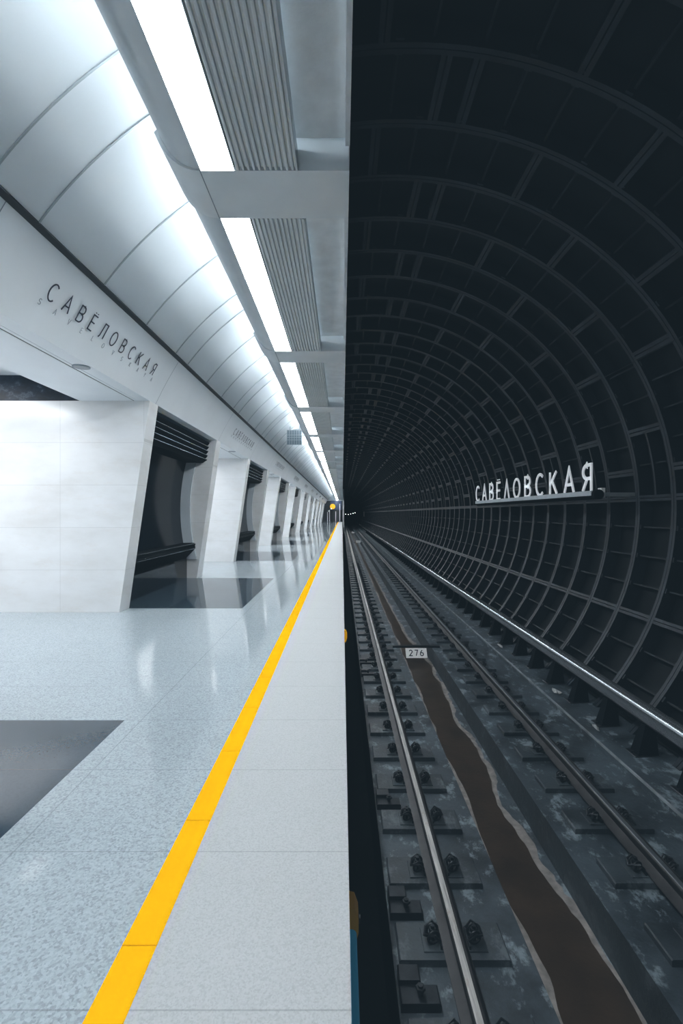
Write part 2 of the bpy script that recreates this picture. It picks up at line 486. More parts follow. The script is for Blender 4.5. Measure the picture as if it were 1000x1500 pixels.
# unseen drop added from vault to canopy to block cove light
xt, zt = prof[-1]
mb.strip([(xt, zt), (xt+.02, H+2.5)], YN, 74.6, M['vault'])
struct(mb.build('ceiling', smooth=True), 'curved white panelled half vault over the platform', 'ceiling')
mb = MB()
seams = []
for k in range(-2, 22):
    yb = 3.03 + 3.375*k
    for d in (0, .49, .49+.962, .49+1.923): seams.append(yb+d)
for y in seams:
    if y < YN or y > 74.5: continue
    w = .006
    o = [vp(rg-.002, ag+(a_top-ag)*i/32) for i in range(33)]; q = [vp(rg-.012, ag+(a_top-ag)*i/32) for i in range(33)]
    n = 33
    vs = [(x, y-w, z) for x, z in q]+[(x, y+w, z) for x, z in q]+[(x, y+w, z) for x, z in o]+[(x, y-w, z) for x, z in o]
    fs = []
    for i in range(n-1):
        fs += [(i, i+1, n+i+1, n+i), (n+i, n+i+1, 2*n+i+1, 2*n+i), (3*n+i, 3*n+i+1, i+1, i)]
    mb.add(vs, fs, M['seam'])
struct(mb.build('trim_2'), 'curved grey seam strips between the vault panels', 'seam strip')
# groove between vault and fascia
mb = MB()
mb.prism([(XG-.005, ZG-.012), (XG+.045, ZG+.004), (XG+.02, ZG+.05), (XG-.06, ZG+.075)], YN, 74.6, M['gap'], True)
mb.prism([(XG+.012, ZG+.035), (XG+.03, ZG+.045), (XG+.02, ZG+.062), (XG, ZG+.052)], YN, 74.6, M['seam'], True)
struct(mb.build('trim_3'), 'dark groove strip between the fascia and the vault', 'groove')
# ---- fascia over the passages
XF, ZF = -2.643, H + 1.546
mb = MB()
nf = 10
fp = []
for i in range(nf+1):
    u = i/nf
    x = XF+(XG-XF)*u; z = ZF+(ZG-ZF)*u
    bulge = -.018*math.sin(PI*u)
    fp.append((x+bulge*.88, z-bulge*-.48))
fpd = [(XF, ZF), ] + fp[1:]
fb = fpd + [(XG-.16, ZG+.02), (XF-.16, ZF+.0)]
mb.prism(fb, YN, 74.6, M['fascia'])
# thin vertical joints
for k in range(-2, 11):
    for d in (.2, 3.55):
        y = 6.42+PITCH*k+d
        if y < YN or y > 74: continue
        n = len(fpd)
        vs = [(x+.0025*.88, y-.004, z-.0025*.48) for x, z in fpd]+[(x+.0025*.88, y+.004, z-.0025*.48) for x, z in fpd]
        mb.add(vs, [(i, i+1, n+i+1, n+i) for i in range(n-1)], M['panelgrey'])
struct(mb.build('wall_fascia', smooth=True, angle=25), 'pale grey sloping fascia band above the passages', 'fascia')

# ---- passages: soffit, raised ceiling, dark frieze, hall wall
mb = MB()
for k in range(-1, 11):
    y0 = 6.42+PITCH*(k-1)+3.78; y1 = 6.42+PITCH*k
    if k == 10: y1 = 74.6
    mb.box(-2.86+.009, XF-.165, y0-.05, y1+.05, ZF, ZF+.05, M['fascia'])
    mb.box(-3.58, -2.86-.009, y0-.05, y1+.05, ZF, ZF+.05, M['fascia'])
    mb.box(-2.87, -2.85, y0-.05, y1+.05, ZF+.003, ZF+.05, M['gap'])
    mb.box(-3.6, -3.58, y0-.05, y1+.05, ZF, H+1.818+.1, M['fascia'])
mb.box(XB, -3.58, YN, 74.6, H+1.818+.08, H+1.818+.15, M['fascia'])
struct(mb.build('ceiling_passage'), 'pale soffits over the side passages', 'soffit')
mb = MB(); mb.box(XB-.1, XB, YN, 74.6, 0, 3.6, M['marble'])
struct(mb.build('wall_left'))
mb = MB(); mb.box(XB, .35, YN-.1, YN, -2.2, 5.6, M['fascia']); mb.box(.35, 4.9, YN-.1, YN, -2.2, 5.6, M['lining'])
struct(mb.build('wall_back'))
# roof shell above the passages so nothing leaks
# ---- end walls
mb = MB()
mb.box(XB, .30, 74.6, 74.8, -2, 5.6, M['fascia']); mb.box(-3.3, .06, 74.5, 74.6, 0, 3.35, M['enddark'])
struct(mb.build('wall_end'), 'dark wall closing the far end of the platform', 'wall')
mb = MB()
ec, ez, er = 1.45, .95, 2.25
n = 48
outer = [(ec+7*math.cos(2*PI*i/n), YF, ez+7*math.sin(2*PI*i/n)) for i in range(n)]
inner = [(ec+er*math.cos(2*PI*i/n), YF, ez+er*math.sin(2*PI*i/n)) for i in range(n)]
deep = [(x, YF+28, z) for x, y, z in inner]
mb.add(outer+inner+deep, [(i, (i+1) % n, n+(i+1) % n, n+i) for i in range(n)]+[(n+i, n+(i+1) % n, 2*n+(i+1) % n, 2*n+i) for i in range(n)]+[tuple(2*n+i for i in range(n))], M['lining'])
struct(mb.build('wall_portal'), 'dark bulkhead with round mouth of the running tunnel at the far end', 'wall')

# ================================================================== CANOPY: beams, lamps, grilles
BY0 = 3.03; BP = 3.375; BW = .49
ZS = H + 2.22
def lipprof(off, x_in, z_base):
    """rounded outer edge of trough: from inner bottom corner round to upper outer tip"""
    pts = []
    tip = (-1.19-off, H+2.47); 
    p0 = (-.92, z_base); 
    # quadratic-like curve, convex towards lower left
    c1 = (-1.10-off*.8, z_base+.005)
    for i in range(9):
        t = i/8
        x = (1-t)**2*p0[0]+2*t*(1-t)*c1[0]+t*t*tip[0]; z = (1-t)**2*p0[1]+2*t*(1-t)*c1[1]+t*t*tip[1]
        pts.append((x, z))
    return pts
beam0 = None
lamp0 = None
mbf = MB()
lp = lipprof(0, 0, ZS+.012)
inner = [(x+.028, z+.02) for x, z in reversed(lp)]
mbf.prism(lp+inner, YN, 74.6, M['metal'])
struct(mbf.build('trim_4', smooth=True), 'rounded grey metal edge profile along the ceiling lights', 'edge profile')
# slab above everything
mb = MB()
mb.box(-.95, .045, YN, 74.6, H+2.56, H+2.64, M['beam'])
mb.box(-.30, .045, YN, 74.6, H+2.433, H+2.56, M['board'])
mb.box(.02, .05, YN, 74.6, H+2.38, H+2.64, M['board'])
struct(mb.build('ceiling_canopy'), 'flat ceiling boards along the platform edge', 'ceiling')
mb = MB()
struct_cove = None
for k in range(-2, 22):
    yb = BY0+BP*k
    if yb < YN-.2 or yb > 74: continue
    nearlab = ORD[k+1] if 0 <= k+1 < len(ORD) else 'last'
    # beam
    if beam0 is None:
        b = empty('ceiling_beam', (0, yb, 0))
        m1 = MB()
        lpb = lipprof(.03, 0, ZS)
        top = H+2.56
        pr = [(.045, ZS)]+lpb+[(-1.19, H+2.50), (-1.05, H+2.55), (.045, top)]
        n = len(pr)
        m1.prism(pr, 0, BW, M['beam'])
        m1.build('crossbeam', b, smooth=True, angle=30)
        m2 = MB(); m2.box(-.925, -.919, -.001, BW+.001, ZS-.0015, ZS+.01, M['panelgrey'])
        m2.build('joint_line', b)
        beam0 = b
    else:
        b = dup(beam0, (0, yb, 0))
    vis = k >= 0
    tag(b, (f'{ORD[k]} grey crossbeam of the ceiling counted from the camera' if vis and k < 8 else
            'small distant grey crossbeam near the far end of the ceiling' if vis else 'grey ceiling crossbeam behind the camera'),
        'beam', 'crossbeams between the ceiling lights')
    # bay between this beam and the next
    y0 = yb+BW; L = BP-BW
    if y0+L > 74.6: L = 74.6-y0
    if lamp0 is None:
        l = empty('ceiling_light', (0, y0, 0))
        a = MB(); a.box(-.915, -.70, .004, L-.004, ZS+.008, ZS+.03, M['lamp']); a.build('diffuser', l)
        a = MB(); a.box(-.921, -.915, .002, L-.002, ZS+.002, ZS+.10, M['metal']); a.box(-.70, -.694, .002, L-.002, ZS+.002, ZS+.10, M['metal'])
        a.box(-.921, -.694, .002, L-.002, ZS+.09, ZS+.11, M['metal'])
        a.build('housing', l)
        a = MB(); a.box(-1.05, -.98, .05, L-.05, H+2.47, H+2.50, M['cove']); cv = a.build('uplight_strip', l)
        g = empty('ceiling_grille', (0, y0, 0))
        a = MB()
        nsl = 11; x0, x1 = -.69, -.30; st = (x1-x0)/nsl
        for i in range(nsl):
            xa = x0+st*i
            a.prism([(xa+.004, ZS+.022), (xa+.006, ZS+.004), (xa+.012, ZS), (xa+st*.62, ZS), (xa+st*.68, ZS+.004), (xa+st*.70, ZS+.022)], .004, L-.004, M['louvre'])
        a.build('slats', g)
        a = MB(); a.box(x0-.002, x1+.01, .003, L-.003, ZS+.022, ZS+.12, M['board']); a.box(x1, x1+.012, .003, L-.003, ZS-.004, ZS+.14, M['metal']); a.build('backing', g)
        lamp0, gr0 = l, g
    else:
        l = dup(lamp0, (0, y0, 0)); g = dup(gr0, (0, y0, 0))
    n = k+1
    tag(l, (['white lit ceiling panel nearest the camera, at the top of the picture', 'second lit ceiling panel, just beyond the nearest crossbeam'][n] if 0 <= n < 2 else
            f'{ORD[n]} long white lit ceiling panel counted from the camera' if 2 <= n < 8 else
            'short distant lit ceiling panel near the end of the row' if n >= 8 else 'white lit ceiling panel behind the camera'),
        'light', 'lit ceiling panels along the platform')
    tag(g, (['ribbed metal ceiling grille nearest the camera, at the top of the picture', 'second ribbed ceiling grille, just beyond the nearest crossbeam'][n] if 0 <= n < 2 else
            f'{ORD[n]} ribbed metal ceiling grille counted from the camera' if 2 <= n < 8 else
            'small distant ribbed ceiling grille near the end of the row' if n >= 8 else 'ribbed metal ceiling grille behind the camera'),
        'grille', 'ribbed grilles beside the ceiling lights')

# ================================================================== PYLONS
def nb(z):      # curved niche back, x at height z
    dz = z-CZ
    return CX-math.sqrt(3.96**2-dz*dz)
def face(z):    # leaning track side face
    return -3.06+(XF+3.06)*(z/ZF)
pyl = empty('marble_pylon', (0, 6.42, 0))
def post(y0, y1, name):
    a = MB()
    a.prism([(XB+3.2 if False else -4.2, 0), (face(0), 0), (face(0)+.022, .15), (face(ZF)+0, ZF-.02), (face(ZF), ZF), (-4.2, ZF)], y0, y1, M['marble'])
    return a
PL = 3.78
# body of pylon behind the niche with the two posts
a = MB()
a.prism([(-6.6, 0), (face(0), 0), (face(ZF), ZF), (-6.6, ZF)], 0, .30, M['marble'])
a.prism([(-6.6, 0), (face(0), 0), (face(ZF), ZF), (-6.6, ZF)], PL-.35, PL, M['marble'])
a.box(-6.6, -4.2, .30, PL-.35, 0, ZF, M['marble'])
a.build('marble_cladding', pyl)
# dark frieze above the cladding on the passage sides
a = MB()
a.box(-6.6, -3.60, .0, PL, ZF+.002, H+1.818+.08, M['darkmarble'])
a.build('frieze', pyl)
# niche back: lower slab, glass, frame
NY0, NY1 = .30, PL-.35
a = MB()
a.prism([(-3.60, 0), (-3.27, 0), (-3.27, .38), (-3.30, .62), (-3.60, .62)], NY0, NY1, M['plinth'])
a.build('base_slab', pyl)
a = MB()
zz = [.62+i*(2.75-.62)/20 for i in range(21)]
a.prism([(nb(z), z) for z in zz]+[(-3.75, 2.75), (-3.75, .62)], NY0, NY1, M['glass'])
gl = a.build('glass_panel', pyl, smooth=True, angle=30)
a = MB()
for yy, w in ((.42, .03), (NY1-.03, .03), (1.0, .006)):
    z2 = [.70+i*(2.55-.70)/16 for i in range(17)]
    a.prism([(nb(z)+.016, z) for z in z2]+[(nb(z)-.02, z) for z in reversed(z2)], yy, yy+w, M['black'] if w > .01 else M['edge'])
a.build('glass_frame', pyl)
# curved light strip on the far return wall
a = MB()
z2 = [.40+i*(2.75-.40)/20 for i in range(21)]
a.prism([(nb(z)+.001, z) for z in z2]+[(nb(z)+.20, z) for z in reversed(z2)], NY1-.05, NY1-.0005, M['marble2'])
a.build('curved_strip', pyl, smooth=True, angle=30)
# louvre band at top of niche
a = MB()
zt = ZF-.04
rows = 5; zb = 2.42
for i in range(rows):
    z0 = zb+(zt-zb)*i/rows; z1 = zb+(zt-zb)*(i+1)/rows-.012
    xf0 = face(z0)-.16 + (.0 if i else -.03); xf1 = face(z1)-.14
    a.prism([(-3.4, z0), (xf0-.03, z0), (xf0, z0+.02), (xf1, z1-.016), (xf1-.02, z1), (-3.4, z1)], NY0, NY1-.002, M['black'])
a.build('louvre_band', pyl)
a = MB()
for i in range(rows):
    z1 = zb+(zt-zb)*(i+1)/rows-.012
    if i in (0, 1, 2, 3):
        xf1 = face(z1)-.137
        a.cyl((xf1, NY0, z1-.006), (xf1, NY1-.01, z1-.006), .004, M['edge'], 6)
for yy in (.75, 1.75, 2.8): a.cyl((face(2.47)-.15, yy, 2.49), (face(2.47)-.125, yy, 2.49), .008, M['edge'], 8)
a.build('slat_edges', pyl)
# rail ledge
a = MB()
a.prism([(-3.62, .74), (-3.12, .74), (-3.09, .72), (-3.09, .685), (-3.105, .675), (-3.09, .665), (-3.09, .62), (-3.12, .58), (-3.27, .42), (-3.62, .42)], NY0, NY1-.002, M['black'])
a.build('ledge', pyl)
a = MB()
a.cyl((-3.088, NY0, .728), (-3.088, NY1-.01, .728), .0045, M['edge'], 6)
a.cyl((-3.087, NY0, .625), (-3.087, NY1-.01, .625), .0045, M['edge'], 6)
for yy in (.9, 2.3): a.cyl((-3.10, yy, .65), (-3.075, yy, .65), .009, M['edge'], 8)
a.build('ledge_trim', pyl)
labs = ['white marble pylon nearest the camera, with the big dark glazed niche', 'second white marble pylon with a dark niche from the camera']
tag(pyl, labs[0], 'pylon', 'leaning marble pylons along the platform')
for k in range(-1, 10):
    if k == 0: continue
    p = dup(pyl, (0, 6.42+PITCH*k, 0))
    if 6.42+PITCH*k+PL < YN: pass
    p['label'] = (labs[1] if k == 1 else f'{ORD[k]} white marble pylon counted from the camera' if k > 1 else 'white marble pylon beside the camera, outside the picture')
# lettering on the fascia of every passage, soffit downlights
fu = Vector((XG-XF, 0, ZG-ZF)).normalized()
nrm = Vector((0, 1, 0)).cross(fu)      # outward normal candidate
def fpt(u, y, off=.001):
    # follow the bulged fascia
    x = XF+(XG-XF)*u; z = ZF+(ZG-ZF)*u
    b = -.018*math.sin(PI*u)
    return (x+b*.88+.88*off, y, z+b*.48*1.0 - .48*off + 0)
LET0 = None
for k in range(0, 9):
    yc = 5.05
    if LET0 is None:
        r = empty('station_name_lettering', (0, 0, 0))
        off = .016
        sl = fu
        o1 = Vector(fpt(.455, 3.93, off+.0)); word(r, 'САВЁЛОВСКАЯ', o1, (0, 1, 0), sl, .152, 2.2, .0135, .003, M['letter'], .92, 'large_letter')
        o2 = Vector(fpt(.345, 3.88, off+.0)); word(r, 'SAVELOVSKAYA', o2, (0, 1, 0), sl, .050, 2.30, .0055, .003, M['letter2'], .92, 'small_letter')
        LET0 = r
    else:
        r = dup(LET0, (0, PITCH*k, 0))
    tag(r, ('large thin station name lettering above the nearest passage' if k == 0 else
            f'station name lettering on the fascia above the {ORD[k]} passage'), 'lettering', 'station name on the fascia')
DL0 = None
for k in range(0, 10):
    yc = 4.93+PITCH*k
    if DL0 is None:
        r = empty('soffit_downlight', (-2.75, yc, ZF))
        a = MB(); a.cyl((0, 0, .004), (0, 0, -.006), .088, M['panelgrey'], 32); a.build('bezel', r, True)
        a = MB(); a.cyl((0, 0, 0), (0, 0, -.009), .07, M['dl'], 32); a.build('lens', r, True)
        DL0 = r
    else: r = dup(DL0, (-2.75, yc, ZF))
    tag(r, ('round grey downlight in the soffit of the nearest passage' if k == 0 else f'small round downlight in the soffit of the {ORD[k]} passage'), 'light', 'round downlights in the passage soffits')
# unseen fill panels added above the passages to light the pylon walls
H0 = None
for k in range(-1, 10):
    yc = 4.75+PITCH*k
    if H0 is None:
        r = empty('passage_fill', (-6.1, yc, H+1.893))
        a = MB(); a.box(-1.0, 1.0, -.95, .95, -.03, -.006, M['hall']); a.build('diffuser', r)
        a = MB(); a.box(-1.04, 1.04, -.99, .99, -.006, .0, M['metal']); a.build('tray', r)
        H0 = r
    else: r = dup(H0, (-6.1, yc, H+1.893))
    ld = bpy.data.lights.get('passage spot') or bpy.data.lights.new('passage spot', 'SPOT')
    ld.energy = 30; ld.spot_size = math.radians(125); ld.spot_blend = .9; ld.shadow_soft_size = .2; ld.color = (.97, .98, 1)
    lo = bpy.data.objects.new('spot_lamp', ld); COL.objects.link(lo); lo.location = (-3.86, yc+1.2, H+1.87)
    tag(r, ('unseen fill panel added above the soffit of the nearest side passage' if k == 0 else 'unseen fill panel added above a side passage soffit'), 'light', 'fill panels in the passage ceilings')

# ================================================================== HANGING PANEL
def px(x, y, Y): return Vector(((x-501)*Y/F, Y, H-(y-752)*Y/F))
p = px(431, 641, 15.2)
r = empty('hanging_panel', p)
a = MB(); a.box(-.235, .235, -.03, .03, -.235, .235, M['panelgrey']); a.build('panel_body', r)
a = MB()
for i in range(7):
    t = -.235+i*.47/6
    a.box(t-.008, t+.008, -.04, -.03, -.235, .235, M['seam'])
for t in (-.235, -.08, 0, .08, .235): a.box(-.235, .235, -.041, -.03, t-.008, t+.008, M['seam'])
a.build('face_grid', r)
a = MB()
for s in (-.15, .15): a.cyl((s, 0, .235), (s+.06, 0, .78), .012, M['seam'], 8)
a.cyl((.2, 0, .05), (.72, 0, .16), .014, M['seam'], 8); a.cyl((-.2, 0, .22), (.66, 0, .36), .012, M['seam'], 8)
a.build('bracket', r)
tag(r, 'square grey gridded panel hanging under the vault beside the light trough', 'panel')

# ================================================================== END OF PLATFORM
YE = 73.9
r = empty('notice_board', (0, YE+.38, 0))
a = MB(); q0 = px(484, 747, YE+.5); q1 = px(500, 733.5, YE+.5)
a.box(q0.x, q1.x, -.06, .1, q0.z, q1.z, simple('dim blue board', (.03, .05, .11), .3)); a.build('board', r)
a = MB(); a.box(q0.x, q0.x+.1, -.04, .1, 0, q0.z, M['black']); a.box(q1.x-.1, q1.x, -.04, .1, 0, q0.z, M['black']); a.build('leg', r)
tag(r, 'dark blue board standing across the far end of the platform', 'board')
r = empty('round_yellow_sign', px(487, 765, YE))
c = px(487, 742, YE)
r.location = (c.x, YE, 0)
a = MB(); a.cyl((0, -.03, c.z), (0, .03, c.z), .42, M['yel_glow'], 24); a.build('disc', r)
a = MB(); a.cyl((0, .04, 0), (0, .04, c.z), .05, M['iron'], 10); a.cyl((0, .04, 0), (0, .04, .05), .2, M['iron'], 16); a.build('pole', r)
tag(r, 'round yellow sign on a pole at the far end of the platform', 'sign')
POSTS = [(479.5, 750, 'short white post left of the yellow sign, far end of platform'),
         (482.5, 747, 'white post just left of the yellow sign pole, far end'),
         (491.5, 749, 'white post right of the yellow sign, far end of platform'),
         (497.5, 738, 'tall grey post nearest the track at the far end of platform')]
for x, yt, lab in POSTS:
    q = px(x, yt, YE-.3)
    r = empty('barrier_post', (q.x, YE-.3, 0))
    a = MB(); a.cyl((0, 0, 0), (0, 0, q.z), .055, M['white'], 12); a.build('pole', r)
    a = MB(); a.cyl((0, 0, 0), (0, 0, .06), .10, M['panelgrey'], 16); a.build('foot', r)
    tag(r, lab, 'post')
LAMPW = [(481.5, 748.5), (484.8, 745)]
for i, (x, y) in enumerate(LAMPW):
    q = px(x, y, YE-.55)
    r = empty('end_lamp', (q.x, YE-.55, 0))
    a = MB(); a.cyl((0, 0, q.z-.12), (0, 0, q.z+.12), .14, M['white'], 12, .1); a.build('lamp_head', r)
    a = MB(); a.cyl((0, 0, 0), (0, 0, q.z-.12), .04, M['iron'], 8); a.build('pole', r)
    tag(r, ['small white lamp head low beside the yellow sign', 'small white lamp head directly left of the yellow sign'][i], 'lamp')

# ================================================================== TRACK
def rail(name, xc, m_head, label):
    r = empty(name, (xc, 0, ZB))
    z0 = .0525; zt = 2.63-2.454
    a = MB()
    # foot and web
    hw = .036; w = .009; f = .075
    a.prism([(-f, z0), (f, z0), (f, z0+.008), (w+.02, z0+.024), (w, z0+.035), (w, zt-.045), (hw, zt-.034), (hw, zt-.014), (-hw, zt-.014),
             (-hw, zt-.034), (-w, zt-.045), (-w, z0+.035), (-w-.02, z0+.024), (-f, z0+.008)], YN, YF+27, M['railside'])
    a.build('web_and_foot', r, True)
    a = MB()
    a.prism([(-hw, zt-.014), (hw, zt-.014), (hw-.004, zt-.005), (hw-.012, zt-.001), (.010, zt), (-.020, zt), (-hw+.010, zt-.003), (-hw+.003, zt-.008)], YN, YF+27, m_head,
            True, [M['railside'], M['railside'], M['railside'], M['railside'], m_head, m_head, M['railside'], M['railside']])
    a.build('rail_head', r, True, 20)
    tag(r, label, 'rail')
rail('running_rail', .672, M['railhead'], 'left running rail beside the platform, with a bright worn head')
rail('running_rail', 2.25, M['railhead2'], 'right running rail, darker, on the tunnel wall side')

def make_sleeper():
    s = empty('sleeper_block', (0, 0, ZB))
    a = MB(); a.bbox(-.34, .31, -.125, .125, -.02, .042, M['sleeper'], .008); a.build('block', s)
    a = MB(); a.bbox(-.19, .19, -.08, .08, .042, .050, M['sleeper'], .003)
    for sx in (-1, 1):
        a.box(.079 if sx > 0 else -.091, .091 if sx > 0 else -.079, -.07, .07, .05, .07, M['iron'])
    a.build('baseplate', s)
    for sx in (-1, 1):
        c = MB()
        # coiled spring clip: two standing loops around a bolt
        for dy in (-.028, .028):
            pts = [(sx*(.125)+.034*math.cos(t*2*PI/14), dy+.012*math.cos(t*2*PI/14), .085+.032*math.sin(t*2*PI/14)) for t in range(14)]
            c.tube(pts, .0085, M['iron'], 6, True)
        pts = [(sx*.087, -.045, .08), (sx*.12, -.055, .115), (sx*.165, -.03, .10), (sx*.175, 0, .075), (sx*.165, .03, .10), (sx*.12, .055, .115), (sx*.087, .045, .08)]
        c.tube(pts, .008, M['iron'], 6)
        c.cyl((sx*.125, 0, .05), (sx*.125, 0, .135), .012, M['iron'], 8)
        c.cyl((sx*.125, 0, .095), (sx*.125, 0, .118), .022, M['iron'], 6)
        c.build('spring_clip', s, True, 50)
    return s
def dup_simple(s, loc):
    r = s.copy(); COL.objects.link(r); r.location = loc
    for ch in list(s.children):
        if ch.name.startswith(('block', 'baseplate')):
            c = ch.copy(); COL.objects.link(c); c.parent = r
    return r
SP = .5625
proto = make_sleeper(); first = True
YS0 = F*2.63/665+.125      # a visible sleeper front
n0 = int((YN+.3-YS0)/SP)
for side, xc in (('left', .672), ('right', 2.25)):
    i = n0
    while YS0+SP*i < 74:
        y = YS0+SP*i
        if first: s = proto; s.location = (xc, y, ZB); first = False
        elif y < 24: s = dup(proto, (xc, y, ZB))
        else: s = dup_simple(proto, (xc, y, ZB))
        near = i
        if -1 <= i < 16:
            lab = f'{ORD[i+1]} sleeper block from the bottom of the picture under the {side} rail'
        elif i < -1: lab = f'sleeper block under the {side} rail, below the picture'
        else: lab = f'distant sleeper block under the {side} rail, beyond the number plate'
        tag(s, lab, 'sleeper', f'sleeper blocks under the {side} rail')
        i += 1
a = MB()
y = YS0+SP*i
while y < YF-1:
    for xc in (.655, 2.235): a.bbox(xc-.32, xc+.32, y-.12, y+.12, ZB-.02, ZB+.042, M['sleeper'], .008)
    y += SP
tag(a.build('distant_sleepers'), 'rows of sleeper blocks too far down the tunnel to tell apart', 'sleeper', None, 'stuff')

# silt and limescale in the channel
def band(name, ys, fl, fr, z, m, label, cat, kind='stuff'):
    a = MB(); vs = []; fs = []
    for y in ys: vs += [(fl(y), y, z), (fl(y)*.5+fr(y)*.5, y, z+.004), (fr(y), y, z)]
    for i in range(len(ys)-1):
        b = 3*i; fs += [(b, b+1, b+4, b+3), (b+1, b+2, b+5, b+4)]
    a.add(vs, fs, m); o = a.build(name); tag(o, label, cat, None, kind); return o
from mathutils import noise as mn
def nz(y, s, seed): return mn.noise(Vector((y*s, seed*7.3, seed)))
def near_r(y):
    pts = [(-4, 1.72), (2.3, 1.70), (2.9, 1.705), (3.4, 1.69), (3.9, 1.60), (4.5, 1.58), (5.2, 1.62), (5.8, 1.68), (6.5, 1.60), (7.3, 1.63), (8.2, 1.69), (9.0, 1.68), (10, 1.56), (12, 1.50), (16, 1.48), (30, 1.45), (90, 1.43)]
    for (a, b), (c, d) in zip(pts[:-1], pts[1:]):
        if y <= c: return b+(d-b)*(y-a)/(c-a)
    return 1.4
ys = [YN+.1+i*.06 for i in range(int((22-YN)/.06))]
fl = lambda y: min(1.40, 1.27+.05*nz(y, 1.1, 1)+.03*nz(y, 4, 2)) if y < 9.6 else 1.27+.07*nz(y, .8, 1)+.02*nz(y, 3, 2)
fr = lambda y: min(1.735, near_r(y)+.05*nz(y, 1.6, 3)+.022*nz(y, 6, 4)+.008*nz(y, 20, 5))
def wl(y): return max(1.13, fl(y)-.045-.14*max(0, nz(y, 1.3, 8)+.2)-.06*abs(nz(y, 6, 8))-.03*abs(nz(y, 19, 5)))
def wr(y): return min(1.75, fr(y)+.03+.08*max(0, nz(y, 1.5, 9)+.25)+.05*abs(nz(y, 7, 9))+.025*abs(nz(y, 21, 5)))
band('limescale_crust', ys, wl, wr, ZC+.004, M['stain'], 'pale limescale crust edging the brown silt in the drain channel', 'stain')
ys2 = [y for y in ys]
band('brown_silt', ys2, fl, fr, ZC+.010, M['puddle'], 'wet rust brown silt lying along the drain channel', 'silt')
ysf = [22+i*.5 for i in range(130)]
band('distant_silt', ysf, lambda y: 1.27, lambda y: 1.45+.05*nz(y, .7, 2), ZC+.006, M['puddle'], 'dark silt in the far part of the drain channel', 'silt')

# cross bar with number plate
Yp = 9.2
r = empty('distance_marker', (1.44, Yp, ZB))
a = MB(); a.box(-.50, .53, -.05, .05, .002, .03, M['iron']); a.build('cross_bar', r)
a = MB(); a.add([(-.205, -.055, -.005), (.205, -.055, -.005), (.205, -.180, -.158), (-.205, -.180, -.158), (-.205, -.047, -.011), (.205, -.047, -.011), (.205, -.172, -.164), (-.205, -.172, -.164)],
      [(0, 1, 2, 3), (4, 7, 6, 5), (0, 4, 5, 1), (2, 6, 7, 3), (0, 3, 7, 4), (1, 5, 6, 2)], M['white']); a.build('plate', r)
word(r, '276', (-.135, -.153, -.124), (1, 0, 0), (0, .125, .153), .112, .27, .017, .003, M['letter'], .95, 'digit')
tag(r, 'white number plate reading 276 on a bar across the drain channel', 'sign')
# a few dark steel brackets along the left edge of the bed and transverse joints
BR = [(2.56, 0), (3.12, 1), (4.245, 2), (7.62, 3), (8.18, 4)]
for y, i in BR:
    r = empty('edge_bracket', (.40, y, ZB))
    a = MB(); a.bbox(-.09, .12, -.10, .0, 0, .05, M['iron'], .006); a.bbox(-.09, .03, .0, .09, 0, .075, M['iron'], .006); a.build('foot_plate', r)
    a = MB(); a.cyl((.02, -.05, .05), (.02, -.05, .10), .014, M['iron'], 8); a.cyl((.02, -.05, .075), (.02, -.05, .09), .026, M['iron'], 6); a.build('bolt', r)
    tag(r, ['black stepped iron bracket at the bottom edge of the picture left of the rail', 'black stepped bracket left of the rail, second from the bottom',
            'small black bracket with upright bolt left of the rail, third from the bottom', 'black bracket left of the rail, before the number plate',
            'farthest black bracket left of the rail, close to the number plate'][i], 'bracket', 'iron brackets beside the left rail')

# contact rail cover and its brackets
XP, ZP = 3.22, H-2.09
r = empty('contact_rail', (XP, 0, 0))
a = MB()
pr = []
for i in range(13):
    t = PI*(-.15+1.3*i/12); pr.append((.085*math.cos(t), ZP+.075*math.sin(t)))
pr = pr+[(-.078, ZP-.085), (-.065, ZP-.085), (-.055, ZP-.03), (.055, ZP-.03), (.065, ZP-.085), (.078, ZP-.085)]
pr = [pr[i] for i in range(len(pr))]
a.prism(pr, YN, YF+20, M['pipe'])
a.build('cover', r, True, 40)
a = MB(); a.prism([(-.035, ZP-.13), (.035, ZP-.13), (.035, ZP-.1), (.01, ZP-.09), (.01, ZP-.031), (-.01, ZP-.031), (-.01, ZP-.09), (-.035, ZP-.1)], YN, YF+20, M['iron']); a.build('rail_bar', r)
tag(r, 'long shiny rounded contact rail cover running beside the tunnel wall', 'contact rail')
cb0 = None
y = 4.94-.69*9; i = -9
